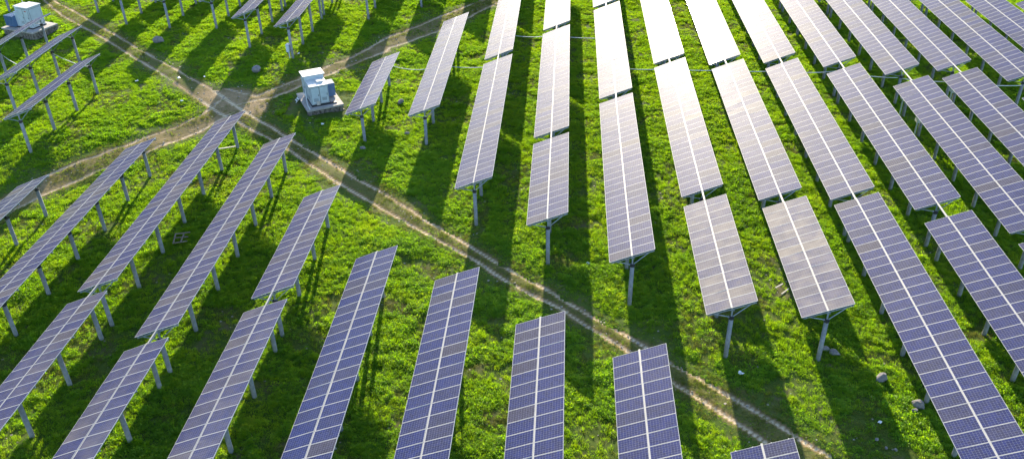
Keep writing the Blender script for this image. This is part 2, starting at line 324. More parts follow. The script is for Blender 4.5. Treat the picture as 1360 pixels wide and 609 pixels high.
def sheet(name, q, m, attrs):
    used, inv = np.unique(q, return_inverse=True); inv = inv.reshape(q.shape)
    me = bpy.data.meshes.new(name); me.vertices.add(len(used)); me.vertices.foreach_set('co', co[used].ravel())
    me.loops.add(q.size); me.loops.foreach_set('vertex_index', inv.ravel().astype(np.int32))
    me.polygons.add(len(q)); me.polygons.foreach_set('loop_start', np.arange(0, q.size, 4, dtype=np.int32)); me.polygons.foreach_set('loop_total', np.full(len(q), 4, dtype=np.int32))
    me.polygons.foreach_set('use_smooth', np.ones(len(q), dtype=bool)); me.materials.append(m)
    for k, a in attrs.items():
        at = me.attributes.new(k, 'FLOAT', 'POINT'); at.data.foreach_set('value', a.reshape(-1)[used].astype(np.float32))
    me.update(calc_edges=True); me.validate()
    return tag(link(name, me), kind='structure')
sheet('ground', quads[~fm], M_SOIL, {})
sheet('dirt_track', quads[fm], M_DIRT, {'rut': RUT})

# hills added out of the frame, shaped to darken what the panels mirror
def unseen_hills(az0, az1, dist, hmax, seed):
    r = random.Random(seed); n = 60; vs = []; fs = []
    ph = [r.random() * 6.28 for _ in range(4)]
    for i in range(n + 1):
        a = math.radians(az0 + (az1 - az0) * i / n); e = math.sin(math.pi * i / n) ** 0.35
        h = hmax * e * (0.72 + 0.16 * math.sin(i * 0.33 + ph[0]) + 0.09 * math.sin(i * 0.9 + ph[1]) + 0.04 * math.sin(i * 2.1 + ph[2]))
        for k, (dd, hh) in enumerate(((0.8, -0.02), (0.88, 0.3), (0.95, 0.72), (1.0, 1.0), (1.08, 0.8), (1.25, -0.02))):
            d = dist * dd; vs.append((math.sin(a) * d, math.cos(a) * d, hh * h + r.uniform(-0.02, 0.02) * h))
    for i in range(n):
        for k in range(5): a = i * 6 + k; fs.append((a, a + 6, a + 7, a + 1))
    b = MB(); b.add(vs, fs); return tag(b.obj('unseen_hills', M_HILL, smooth=True), kind='structure')
unseen_hills(-120, -22, 1500, 520, 5)
unseen_hills(20, 120, 2200, 180, 9)

# ------------------------------------------------------------------ solar tables
TILT = 0.36657; HALF = 1.70; PITCH_M = 27.62 / 28
ct, st_ = math.cos(TILT), math.sin(TILT)
def panel_mesh():
    b = MB(); a, w, t = PANEL_L / 2, PANEL_W / 2, 0.020; fr = 0.017
    # glass a little below the frame lip
    b.add([(-a + fr, -w + fr, t - 0.004), (a - fr, -w + fr, t - 0.004), (a - fr, w - fr, t - 0.004), (-a + fr, w - fr, t - 0.004)], [(0, 1, 2, 3)], 0)
    o = [(-a, -w), (a, -w), (a, w), (-a, w)]; i = [(-a + fr, -w + fr), (a - fr, -w + fr), (a - fr, w - fr), (-a + fr, w - fr)]
    vs = [(*p, t) for p in o] + [(*p, t) for p in i] + [(*p, t - 0.004) for p in i] + [(*p, -t) for p in o]
    fs = []
    for k in range(4):
        j = (k + 1) % 4; fs += [(k, j, 4 + j, 4 + k), (4 + k, 4 + j, 8 + j, 8 + k), (12 + k, 12 + j, j, k)]
    b.add(vs, fs, 1); b.add([(*p, -t) for p in o], [(3, 2, 1, 0)], 2)
    return b.mesh('solar_panel', [M_GLASS, M_FRAME, M_BACK])
ME_PANEL = panel_mesh()
b = MB(); b.tube([(0, 0, 0), (0, 0, -5.2)], 0.155, 12); ME_POST = b.mesh('post', M_CONC, True)
b = MB(); b.tube([(0, 0, -0.07), (0, 0, 0.07)], 0.185, 12); b.box((0, 0, 0.10), (0.13, 0.07, 0.035)); ME_COLLAR = b.mesh('collar', M_DARK)
b = MB(); b.box((0, 0, 0.29), (0.05, 0.04, 0.29)); b.box((0, 0, 0.57), (0.14, 0.06, 0.02)); ME_COLUMN = b.mesh('column', M_GALV)
b = MB(); b.box((0, 0, 0), (1.60, 0.035, 0.045)); b.box((0, 0, 0.043), (1.60, 0.06, 0.004)); ME_RAFTER = b.mesh('rafter', M_GALV)
def brace_mesh(s):
    # from the collar at the pile head (in the post's frame) up to the rafter
    u, dn = 1.25 * s, 0.16
    e = Vector((u * ct + dn * st_, 0, 0.80 + u * st_ - dn * ct))
    b = MB(); b.tube([(0.12 * s, 0, 0.02), e], 0.032, 6); b.box((0.13 * s, 0, 0.02), (0.05, 0.06, 0.05)); return b.mesh('brace', M_GALV)
ME_BRACE = [brace_mesh(-1), brace_mesh(1)]
RAIL_CACHE = {}
def rail(n, near, far, half_w, half_h, m, name):
    k = (name, n, round(near, 2), round(far, 2))
    if k not in RAIL_CACHE:
        b = MB(); y0, y1 = -near, n * PITCH_M + far; b.box((0, (y0 + y1) / 2, 0), (half_w, (y1 - y0) / 2, half_h)); RAIL_CACHE[k] = b.mesh(name, m)
    return RAIL_CACHE[k]

def solar_table(x, yn, n, label, group, zt=0.0, near_ext=0.0, left_droop=0.0, soil=0.25):  # soil: dust tint with warm reflections painted in
    zt = zt + Z0; zb = g1(x, yn)
    root = tag(link('solar_table', None, None, (x, yn, zb)), label, 'solar panels', group)
    root.empty_display_size = 0.5
    h = zt - zb
    def P(u, y, nrm):      # point in the tilted table frame, relative to the root
        return (u * ct - nrm * st_, y, h + u * st_ + nrm * ct)
    droopL = math.radians(random.uniform(0.2, 1.0)) + left_droop
    sag = [random.gauss(0, 0.003) for _ in range(n // 4 + 2)]
    for i in range(n):
        q = i / 4; k = int(q); bend = sag[k] * (1 - (q - k)) + sag[k + 1] * (q - k)
        for s in (-1, 1):
            o = link('solar_panel', ME_PANEL, root, P(s * (0.032 + PANEL_L / 2), (i + 0.5) * PITCH_M, random.uniform(-0.003, 0.003)),
                     (random.gauss(0, 0.0038), -TILT - (droopL if s < 0 else 0) + bend + random.gauss(0, 0.0038), random.gauss(0, 0.0008)))
            o.color = (soil * random.uniform(0.75, 1.25), 0, 0, 1)
    for u in (-1.42, -0.50, 0.50, 1.42):
        link('purlin', rail(n, 0.06, 0.06, 0.03, 0.035, M_GALV, 'purlin'), root, P(u, 0, -0.060), (0, -TILT, 0))
    link('torque_tube', rail(n, near_ext, 0.12, 0.062, 0.062, M_RAIL, 'torque_tube'), root, P(0, 0, -0.052), (0, -TILT, 0))
    np_ = 7 if n == 28 else 4; sp = (n * PITCH_M - 0.16) / (np_ - 1)
    for k in range(np_):
        y = 0.08 + k * sp
        p = link('post', ME_POST, root, (0.06, y, h - 0.86)); p.rotation_euler = (random.gauss(0, 0.006), random.gauss(0, 0.006), random.uniform(0, 6))
        link('collar', ME_COLLAR, p, (0, 0, 0.0), (0, 0, -p.rotation_euler.z))
        link('column', ME_COLUMN, root, (0.06, y, h - 0.80))
        link('rafter', ME_RAFTER, root, P(0, y, -0.145), (0, -TILT, 0))
        for j in (0, 1): link('brace', ME_BRACE[j], root, (0.0, y, h - 0.80))
    return root
ORD = ['first', 'second', 'third', 'fourth', 'fifth', 'sixth', 'seventh', 'eighth', 'ninth', 'tenth', 'eleventh', 'twelfth', 'thirteenth', 'fourteenth']
L28 = 28 * PITCH_M; L14 = 14 * PITCH_M
G1 = 'solar tables in front of the diagonal dirt track'
FRONT = [(0, -44.75, 61.21 - L28, 28, '', 0), (1, -38.5, 68.27 - L28, 28, '', 0), (2, -32.2, 46.6, 28, 'farther', 1.45), (2, -32.21, 45.19 - L28, 28, 'nearer', 0),
 (3, -26.02, 41.86, 28, 'farther', 1.42), (3, -26.07, 40.49 - L28, 28, 'nearer', 0), (4, -19.75, 46.22, 14, 'farther', 1.5), (4, -19.75, 44.69 - L28, 28, 'nearer', 0),
 (5, -13.55, 51.27 - L28, 28, '', 0), (6, -7.41, 48.75 - L28, 28, '', 0), (7, -1.48, 44.01 - L28, 28, '', 0), (8, 4.65, 41.0 - L28, 28, '', 0), (9, 10.65, 33.5 - L14, 14, '', 0)]
for r, x, yn, n, w, ext in FRONT:
    if w: lab = '%s solar table of the %s row from the left, before the diagonal dirt track' % (w, ORD[r])
    else: lab = 'only solar table of the %s row from the left, before the diagonal dirt track' % ORD[r]
    solar_table(x, yn, n, lab, G1, 0, ext, math.radians(1.4 if 3 <= r <= 5 else 0.3), 0.45 if r < 5 else 0.12)  # browner left rows: tint stands in for the warm horizon mirrored at grazing angles
G2 = 'solar tables behind the track, right of the inverter cabin'
BACK = [(0, -20.0, 76.05, 14, 0), (1, -13.74, 75.8, 28, 0), (2, -7.58, 90.68, 28, 1.4), (2, -7.55, 61.67, 28, 0), (3, -1.33, 100.3, 28, 1.3), (3, -1.35, 71.3, 28, 1.4), (3, -1.35, 56.18, 14, 0),
 (4, 4.8, 108.96, 28, 1.3), (4, 4.85, 80.15, 28, 1.25), (4, 4.81, 51.32, 28, 0), (5, 10.97, 89.62, 28, 1.2), (5, 10.92, 60.82, 28, 1.5), (5, 10.92, 45.47, 14, 0),
 (6, 16.88, 89.33, 28, 1.2), (6, 16.97, 60.46, 28, 1.3), (6, 17.02, 45.36, 14, 0), (7, 22.77, 89.9, 28, 1.8), (7, 22.65, 60.7, 28, 1.0), (7, 22.69, 59.83 - L28, 28, 0),
 (8, 28.84, 88.84, 28, 2.0), (8, 28.7, 59.3, 28, 2.0), (8, 28.76, 57.31 - L28, 28, 0), (9, 34.67, 86.76, 28, 3.3), (9, 34.49, 56.05, 28, 1.4), (9, 34.5, 54.6 - L28, 28, 0),
 (10, 40.32, 87.96, 28, 2.0), (10, 40.07, 85.84 - L28, 28, 0), (11, 46.32, 85.24, 28, 4.0), (11, 45.9, 80.9 - L28, 28, 0), (12, 52.0, 112.6, 14, 1.0), (12, 51.95, 83.9, 28, 0), (13, 57.6, 110.3 - L28, 28, 0)]
cnt = {}
for t in BACK: cnt[t[0]] = cnt.get(t[0], 0) + 1
seen = {}
for r, x, yn, n, ext in BACK:
    i = seen.get(r, 0); seen[r] = i + 1
    w = {1: ['only'], 2: ['farther', 'nearer'], 3: ['farthest', 'middle', 'nearest']}[cnt[r]][i]
    solar_table(x, yn, n, '%s solar table of the %s row to the right of the white inverter cabin' % (w, ORD[r]), G2, 0, ext, 0, {(5, 2): 0.9, (6, 2): 1.0, (7, 1): 0.4}.get((r, i), 0.15 if r > 6 else 0.28))  # two nearest tables dustier, sun glare on the dust put into the tint
# tables that carry these rows on beyond the top edge of the picture (their shadows fall into it)
for i, (r, x, yn) in enumerate([(2, -7.58, 119.7), (5, 10.97, 118.5), (6, 16.88, 118.3), (7, 22.77, 118.9), (8, 28.84, 117.9), (9, 34.67, 115.8), (10, 40.32, 117.0), (11, 46.32, 114.3)]):
    solar_table(x, yn, 14, 'solar table carrying the %s row right of the cabin on past the top edge' % ORD[r], G2)
G3 = 'three solar tables in the upper left'
for w, x, yn, z in (('nearest', -50.84, 70.5, 1.82), ('middle', -57.0, 92.75 - L14, 1.92), ('farthest', -63.1, 97.3 - L14, 1.95)):
    solar_table(x, yn, 14, '%s of the three edge-on solar tables at the upper left, before the big transformer' % w, G3, z)
G4 = 'solar tables behind the track along the top left edge'
TOP = [(-75.3, 110.0, 2.75), (-62.7, 109.5, 2.75), (-56.5, 104.4, 2.75), (-50.4, 103.35, 2.75), (-44.2, 103.0, 2.70), (-37.95, 96.88, 2.62), (-32.05, 94.22, 2.52), (-26.0, 108.4, 2.2), (-20.0, 114.6, 1.2), (-13.8, 119.0, 0.9)]
for i, (x, yn, z) in enumerate(TOP):
    solar_table(x, yn, 14, 'nearer solar table of the %s row from the left along the top left edge' % ORD[i], G4, z)
    solar_table(x, yn + L14 + 1.3, 14, 'farther solar table of the %s row from the left along the top left edge' % ORD[i], G4, z + 0.05)

# ------------------------------------------------------------------ inverter cabin and transformer station
def frame_xy(ux, uy):
    l = math.hypot(ux, uy); return math.atan2(uy, ux)
def station(name, label, cat, cx, cy, ang, zpad, drop, big):
    """pad frame: +X along the pad's long side, +Y across; z = 0 on the pad top"""
    root = tag(link(name, None, None, (cx, cy, zpad), (0, 0, ang)), label, cat)
    hx, hy = (2.55, 1.95) if not big else (2.8, 1.9)
    b = MB(); b.box((0, 0, -0.09), (hx, hy, 0.09)); b.obj('slab', M_PAD, root)
    # rubble plinth: stones in rough courses round the slab
    r = random.Random(3 + big); core = MB(); core.box((0, 0, -0.2 - drop / 2), (hx - 0.45, hy - 0.4, drop / 2)); pl = core.obj('plinth', M_STONE, root)
    z = -0.20; row = 0
    while z > -0.2 - drop:
        hh = 0.24
        for (x0, y0, x1, y1) in ((-hx + .3, -hy + .27, hx - .3, -hy + .27), (hx - .3, -hy + .27, hx - .3, hy - .27), (hx - .3, hy - .27, -hx + .3, hy - .27), (-hx + .3, hy - .27, -hx + .3, -hy + .27)):
            L = math.hypot(x1 - x0, y1 - y0); s = -r.random() * 0.3
            while s < L - 0.1:
                w = r.uniform(0.35, 0.6); t = (s + w / 2) / L; a = math.atan2(y1 - y0, x1 - x0)
                m = MB(); Mx = Matrix.Translation((x0 + (x1 - x0) * t, y0 + (y1 - y0) * t, z - hh / 2)) @ Matrix.Rotation(a + r.uniform(-.1, .1), 4, 'Z') @ Matrix.Rotation(r.uniform(-.08, .08), 4, 'Y')
                k = 0.78
                vs = [(sx * w / 2 * (k if sz > 0 else 1) * r.uniform(.85, 1), sy * 0.16 * r.uniform(.8, 1.15), sz * hh / 2 * 0.95) for sx in (-1, 1) for sy in (-1, 1) for sz in (-1, 1)]
                m.add([Mx @ Vector(q) for q in vs], [(0, 1, 3, 2), (4, 6, 7, 5), (0, 4, 5, 1), (2, 3, 7, 6), (0, 2, 6, 4), (1, 5, 7, 3)])
                m.obj('stone', M_STONE, pl); s += w + 0.02
        z -= hh
    return root
def cabinet(root, name, c, h, m, roof=None, over=0.08, doors=(), base=True):
    b = MB(); b.box(c, h); o = b.obj(name, m, root)
    bev = o.modifiers.new('bevel', 'BEVEL'); bev.width = 0.02; bev.segments = 1
    if roof:
        rb = MB(); t = 0.05; rb.box((c[0], c[1], c[2] + h[2] + t), (h[0] + over, h[1] + over, t)); ro = rb.obj('roof', roof, root)
        bv = ro.modifiers.new('bevel', 'BEVEL'); bv.width = 0.02
    for (axis_, side, off, w, hh, zz, handle) in doors:      # door leaves, proud of the cabinet wall
        d = MB()
        if axis_ == 'x': d.box((c[0] + side * (h[0] + 0.012), c[1] + off, zz), (0.012, w, hh)); hp = (c[0] + side * (h[0] + 0.04), c[1] + off + w * 0.75, zz); hs = (0.02, 0.02, 0.10)
        else: d.box((c[0] + off, c[1] + side * (h[1] + 0.012), zz), (w, 0.012, hh)); hp = (c[0] + off + w * 0.75, c[1] + side * (h[1] + 0.04), zz); hs = (0.02, 0.02, 0.10)
        do = d.obj('door', m, o)
        g = MB()
        if axis_ == 'x': g.box((c[0] + side * (h[0] + 0.004), c[1] + off, zz), (0.005, w + 0.025, hh + 0.025))
        else: g.box((c[0] + off, c[1] + side * (h[1] + 0.004), zz), (w + 0.025, 0.005, hh + 0.025))
        g.obj('door_gap', M_DARK, do)  # dark plate standing in for the shaded gap round the leaf
        for k in range(5):          # louvre slats in the lower part of the leaf
            lv = MB(); zl = zz - hh * 0.72 + k * 0.075
            if axis_ == 'x': lv.box((c[0] + side * (h[0] + 0.034), c[1] + off, zl), (0.012, w * 0.6, 0.018))
            else: lv.box((c[0] + off, c[1] + side * (h[1] + 0.034), zl), (w * 0.6, 0.012, 0.018))
            lv.obj('louvre', M_GALV, do)
        if handle: q = MB(); q.box(hp, hs); q.obj('handle', M_DARK, do)
    return o
def radiator(root, c, h, n, along='y'):
    b = MB(); b.box((c[0], c[1], c[2]), (h[0] * 0.72, h[1] * 0.9, h[2] * 0.96)); o = b.obj('radiator', M_BLUE, root)
    for i in range(n):
        f = MB(); t = -1 + 2 * (i + 0.5) / n
        if along == 'y': f.box((c[0], c[1] + t * h[1], c[2]), (h[0], h[1] / n * 0.45, h[2]))
        else: f.box((c[0] + t * h[0], c[1], c[2]), (h[0] / n * 0.45, h[1], h[2]))
        f.obj('fin', M_BLUE, o)
    return o
# small station beside the crossing
A1 = math.atan2(-4.5, 2.4)                                            # long side runs towards the viewer
inv = station('inverter_cabin', 'white inverter cabin with blue radiator on a slab pad beside the track crossing', 'cabin', -26.4, 84.3, A1, g1(-26.4, 84.3) + 0.55, 0.95, 0)
fb = MB(); fb.box((0.15, -0.25, 0.09), (1.78, 1.02, 0.085)); fb.box((1.8, 0.35, 0.06), (0.16, 1.0, 0.055)); fb.obj('base_frame', M_DARK, inv)
cabinet(inv, 'front_cabinet', (0.85, -0.28, 1.17), (0.98, 0.94, 0.98), M_WHITE, M_ROOF, 0.07,
        [('x', 1, -0.45, 0.42, 0.86, 1.17, True), ('x', 1, 0.45, 0.42, 0.86, 1.17, True), ('y', -1, 0.0, 0.7, 0.82, 1.17, False)])
cabinet(inv, 'rear_cabinet', (-0.93, -0.28, 1.40), (0.76, 1.05, 1.22), M_WHITE, M_ROOF, 0.13, [('y', -1, 0.0, 0.55, 1.0, 1.40, True)])
vb = MB(); vb.box((0.75, 0.02, 2.34), (0.42, 0.30, 0.09)); vb.obj('roof_vent', M_ROOF, inv)
radiator(inv, (-0.35, 1.28, 0.85), (0.62, 0.44, 0.72), 6, 'x')
pv = MB(); pv.box((1.92, -0.55, 0.35), (0.04, 0.18, 0.22)); pv.obj('vent_plate', M_PALE, inv)
cb = MB(); cb.tube([(-0.2, -1.30, 1.6), (0.3, -1.45, 0.7), (0.9, -1.55, 0.12), (1.7, -1.60, 0.05), (2.35, -1.62, 0.05), (2.5, -1.63, -0.5)], 0.05, 8); cb.obj('cable_pipe', M_CABLE, inv, smooth=True)
# steps on the left side of the pad
stp = MB()
for s in (-0.3, 0.3): stp.tube([(-1.3 + s, -1.97, 0.0), (-1.3 + s, -2.75, -0.75)], 0.03, 6)
so = stp.obj('steps', M_CABLE, inv)
for k in range(4):
    tb = MB(); tb.box((-1.3, -2.08 - 0.19 * k, -0.10 - 0.18 * k), (0.32, 0.07, 0.02)); tb.obj('tread', M_CABLE, so)
# larger transformer station in the corner
A2 = math.atan2(-2.0, 5.2)
trf = station('transformer_station', 'pale blue transformer station on a raised stone pad in the upper left corner', 'transformer', -67.9, 102.2, A2, g1(-67.9, 102.2) + 0.95, 1.2, 1)
tb_ = MB(); tb_.box((0.2, 0.1, 0.06), (1.55, 1.05, 0.055)); tb_.obj('base_frame', M_DARK, trf)
big = cabinet(trf, 'main_cabinet', (0.75, 0.10, 1.36), (0.95, 0.98, 1.24), M_WHITE, M_ROOF, 0.09,
        [('y', -1, -0.45, 0.42, 1.08, 1.36, True), ('y', -1, 0.45, 0.42, 1.08, 1.36, True), ('x', 1, 0.0, 0.8, 1.05, 1.36, False)])
rm = MB(); rm.box((1.25, -0.915, 2.2), (0.16, 0.012, 0.05)); rm.obj('nameplate', M_RED, trf)
cabinet(trf, 'side_cabinet', (-0.78, 0.40, 1.26), (0.57, 0.75, 1.14), M_WHITE, M_ROOF, 0.07, [('x', -1, 0.0, 0.55, 0.95, 1.26, False)])
cabinet(trf, 'low_cabinet', (-0.62, -0.62, 0.98), (0.38, 0.24, 0.86), M_WHITE, M_ROOF, 0.05)
radiator(trf, (-1.65, -0.75, 0.78), (0.80, 0.62, 0.66), 7, 'x')
ant = MB(); ant.tube([(-0.6, 0.5, 2.5), (-0.6, 0.5, 4.1)], 0.035, 6); am = ant.obj('mast', M_CABLE, trf)
ah = MB(); ah.box((-0.72, 0.45, 4.0), (0.20, 0.10, 0.10)); ah.box((-0.95, 0.42, 3.93), (0.07, 0.07, 0.07)); ah.obj('camera_head', M_ROOF, am)

# ------------------------------------------------------------------ conduits strung between pile heads
def conduit(a, b, sag, label):
    a = Vector(a); b = Vector(b); mb = MB(); pts = []
    for i in range(13):
        t = i / 12; p = a.lerp(b, t); p.z -= sag * 4 * t * (1 - t); pts.append(p - a)
    mb.tube(pts, 0.042, 8); o = mb.obj('cable_conduit', M_CABLE, None, a, smooth=True)
    return tag(o, label, 'conduit', 'white conduits strung between rows of tables')
zc = Z0 - 0.95
spans = [((-19.85, 90.0), (-13.8, 89.75), 0.55, 'white conduit sagging from the first to the second row right of the cabin'),
 ((-13.6, 89.75), (-7.7, 89.85), 0.25, 'white conduit strung between the second and third rows right of the cabin'),
 ((-7.4, 99.95), (-1.5, 99.6), 0.30, 'white conduit strung between the third and fourth rows right of the cabin'),
 ((-1.2, 99.3), (4.7, 98.6), 0.12, 'white conduit strung between the fourth and fifth rows right of the cabin'),
 ((4.95, 89.4), (10.8, 89.0), 0.15, 'white conduit strung between the fifth and sixth rows right of the cabin'),
 ((11.1, 89.0), (16.8, 88.7), 0.10, 'white conduit strung between the sixth and seventh rows right of the cabin'),
 ((17.1, 88.7), (22.5, 88.6), 0.12, 'white conduit strung between the seventh and eighth rows right of the cabin'),
 ((22.9, 88.5), (28.6, 88.6), 0.18, 'white conduit strung between the eighth and ninth rows right of the cabin'),
 ((29.0, 88.4), (34.4, 86.8), 0.15, 'white conduit strung between the ninth and tenth rows right of the cabin'),
 ((34.8, 86.6), (40.2, 85.9), 0.15, 'white conduit strung between the tenth and eleventh rows right of the cabin'),
 ((40.4, 85.6), (46.1, 84.9), 0.15, 'white conduit strung between the eleventh and twelfth rows right of the cabin')]
for (a, b_, sag, lab) in spans: conduit((*a, zc), (*b_, zc), sag, lab)
conduit((-56.9, 88.0, Z0 + 1.05), (-51.0, 84.2, Z0 + 0.95), 0.2, 'white conduit between the nearest and middle edge-on tables at upper left')
conduit((-63.0, 88.0, Z0 + 1.05), (-57.1, 83.4, Z0 + 1.0), 0.25, 'white conduit between the middle and farthest edge-on tables at upper left')

# ------------------------------------------------------------------ junction boxes on posts
def junction_box(x, y, z, m, label, drop):
    root = tag(link('combiner_box', None, None, (x, y, z)), label, 'electrical box', 'combiner boxes fixed to posts')
    b = MB(); b.box((0, 0, 0), (0.16, 0.34, 0.42)); o = b.obj('case', m, root); q = o.modifiers.new('bevel', 'BEVEL'); q.width = 0.025
    d = MB(); d.box((-0.172, 0, 0), (0.012, 0.30, 0.38)); do = d.obj('door', m, root)
    hnd = MB(); hnd.box((-0.20, 0.22, 0), (0.016, 0.02, 0.05)); hnd.obj('handle', M_DARK, do)
    v = MB(); v.box((0, 0, 0.445), (0.20, 0.38, 0.018)); v.obj('rain_cap', m, root)
    c = MB(); c.tube([(0, 0.1, -0.40), (0, 0.1, -0.40 - drop)], 0.035, 8); c.tube([(0, -0.1, -0.40), (0, -0.1, -0.40 - drop)], 0.03, 8); c.obj('cable_pipe', m, root)
    br = MB(); br.box((0.20, 0, 0.2), (0.06, 0.2, 0.03)); br.box((0.20, 0, -0.2), (0.06, 0.2, 0.03)); br.obj('bracket', M_GALV, root)
    return root
junction_box(-32.36, 94.3, g1(-32.3, 94.3) + 1.35, M_BOXB, 'light blue box on the front post of a table behind the white cabin', 1.2)
junction_box(34.17, 83.6, Z0 - 1.6, M_BOXW, 'white box on a post at the far end of the tenth row right of cabin', 1.6)
junction_box(34.17, 79.0, Z0 - 1.9, M_BOXW, 'white box on the second post in, beside the tenth row right of cabin', 1.4)
junction_box(39.76, 85.7, Z0 - 1.6, M_BOXW, 'white box on a post at the far end of the eleventh row right of cabin', 1.6)

# ------------------------------------------------------------------ rocks, timber and litter lying in the grass
def rock(x, y, sx, sy, sz, rot, label, seed, sink=0.34):
    r = random.Random(seed); vs = []; fs = []; nu, nv = 12, 7
    ax = [(Vector((r.gauss(0, 1), r.gauss(0, 1), r.gauss(0, 1))).normalized(), r.uniform(0.60, 0.88)) for _ in range(11)]
    for j in range(nv + 1):
        th = math.pi * j / nv
        for i in range(nu):
            ph = 2 * math.pi * i / nu; d = Vector((math.sin(th) * math.cos(ph), math.sin(th) * math.sin(ph), math.cos(th))); k = 1.0
            for a, lim in ax:
                q = d.dot(a)
                if q * k > lim: k = lim / q
            k *= r.uniform(0.97, 1.03) if 0 < j < nv else 1
            vs.append((d.x * k * sx, d.y * k * sy, d.z * k * sz))
    for j in range(nv):
        for i in range(nu): fs.append((j * nu + i, (j + 1) * nu + i, (j + 1) * nu + (i + 1) % nu, j * nu + (i + 1) % nu))
    b = MB(); b.add(vs, fs); o = b.obj('rock', M_ROCK, None, (x, y, g1(x, y) + sz * (1 - 2 * sink) + 0.03), (r.uniform(-.1, .1), r.uniform(-.1, .1), rot))
    return tag(o, label, 'rock', 'rocks lying in the grass')
rock(-49.91, 98.9, 0.72, 0.5, 0.55, 0.3, 'large grey boulder in grass behind the track at upper left', 1)
rock(-35.2, 90.7, 0.62, 0.5, 0.5, 0.8, 'grey boulder at the track edge left of the white cabin', 2)
rock(-19.78, 74.5, 0.34, 0.26, 0.28, 0.2, 'small grey rock at the foot of the first table post right of cabin', 3)
rock(17.75, 46.5, 0.36, 0.24, 0.24, -0.5, 'left stone of a pair beside the front post of a table at lower right', 4)
rock(18.3, 46.05, 0.46, 0.26, 0.26, -0.6, 'right, longer stone of a pair beside the front post at lower right', 5)
rock(20.61, 43.4, 0.46, 0.36, 0.42, 0.4, 'rounded grey boulder on a shaded patch left of the long right table', 6)
rock(22.1, 41.0, 0.50, 0.30, 0.38, -0.9, 'pale oblong boulder close beside the long right table', 7)
rock(21.75, 40.55, 0.24, 0.18, 0.16, 0.5, 'small flat stone against the pale oblong boulder at lower right', 8)
rock(-17.9, 85.4, 0.50, 0.38, 0.34, 0.7, 'brownish rock in the grass between the first two rows right of cabin', 9)
rock(-15.95, 77.9, 0.34, 0.22, 0.2, 0.1, 'flat grey rock left of the second row right of the cabin', 10)
rock(18.74, 38.1, 0.15, 0.12, 0.10, 0.3, 'leftmost of three small stones near the bottom edge at right', 11)
rock(19.1, 37.4, 0.15, 0.11, 0.10, 1.0, 'middle of three small stones near the bottom edge at right', 12)
rock(19.6, 37.25, 0.14, 0.11, 0.10, 2.0, 'rightmost of three small stones near the bottom edge at right', 13)
def scrap(x, y, s, label, seed):
    r = random.Random(seed); vs = []; n = 5
    for i in range(n):
        for j in range(n): vs.append(((i / (n - 1) - .5) * s * 2 + r.uniform(-.15, .15) * s, (j / (n - 1) - .5) * s * 1.5 + r.uniform(-.15, .15) * s, r.uniform(0, .9) * s))
    fs = [(i * n + j, (i + 1) * n + j, (i + 1) * n + j + 1, i * n + j + 1) for i in range(n - 1) for j in range(n - 1)]
    b = MB(); b.add(vs, fs); o = b.obj('plastic_scrap', M_PLASTIC, None, (x, y, g1(x, y) + 0.16), (0, 0, r.uniform(0, 6)))
    so = o.modifiers.new('thick', 'SOLIDIFY'); so.thickness = 0.012
    return tag(o, label, 'litter', 'white plastic scraps on the ground')
for i, (x, y, s, lab) in enumerate([(11.73, 43.83, 0.17, 'white crumpled scrap in shade right of a front post at lower right'), (1.88, 56.39, 0.13, 'white scrap in the grass beside the fifth row right of the cabin'),
 (-43.22, 88.08, 0.18, 'white scrap lying on the dirt track at upper left'), (-40.49, 88.6, 0.12, 'small white scrap just behind the dirt track at upper left'), (-47.66, 87.2, 0.16, 'white scrap in the sunny grass left of the track'),
 (-40.9, 82.81, 0.14, 'white scrap in grass left of the track crossing'), (-31.67, 95.64, 0.14, 'white scrap near the post with the light blue box'), (-24.94, 79.37, 0.14, 'white scrap in the grass in front of the white cabin'),
 (-36.16, 103.76, 0.13, 'white scrap in shade between the tables at the top left'), (19.3, 39.4, 0.12, 'white scrap in shade above three small stones at lower right')]):
    scrap(x, y, s, lab, 40 + i)
pr = tag(link('timber_frame', None, None, (-31.3, 57.6, g1(-31.3, 57.6) + 0.30), (0.10, -0.06, 0.15)), 'broken grey timber frame lying in shaded grass between two rows', 'timber')
for (cx_, cy_, hx_, hy_, rz) in ((0, 0.62, 0.62, 0.045, 0.03), (0, 0.1, 0.55, 0.045, -0.05), (0.05, -0.55, 0.55, 0.05, 0.06), (-0.52, 0, 0.05, 0.68, 0.05), (0.12, -0.1, 0.045, 0.55, -0.08)):
    q = MB(); q.box((0, 0, 0), (hx_, hy_, 0.03)); q.obj('plank', M_WOOD, pr, (cx_, cy_, random.uniform(0, 0.07)), (0, 0, rz))
for i, (x, y, L, a, lab) in enumerate([(16.1, 53.6, 0.45, 0.75, 'upper of two pale sticks in the grass left of a table at right'), (16.4, 52.9, 0.5, 0.85, 'lower of two pale sticks in the grass left of a table at right'), (-33.1, 73.85, 0.85, 0.5, 'pale board lying in grass near the track crossing')]):
    q = MB(); q.box((0, 0, 0), (L, 0.07 if i == 2 else 0.045, 0.03)); q.box((L * 0.98, 0.01, 0.004), (0.06, 0.03, 0.02))
    tag(q.obj('board', M_PALE, None, (x, y, g1(x, y) + 0.24), (0.05, 0.06, a)), lab, 'board', 'loose boards and sticks')

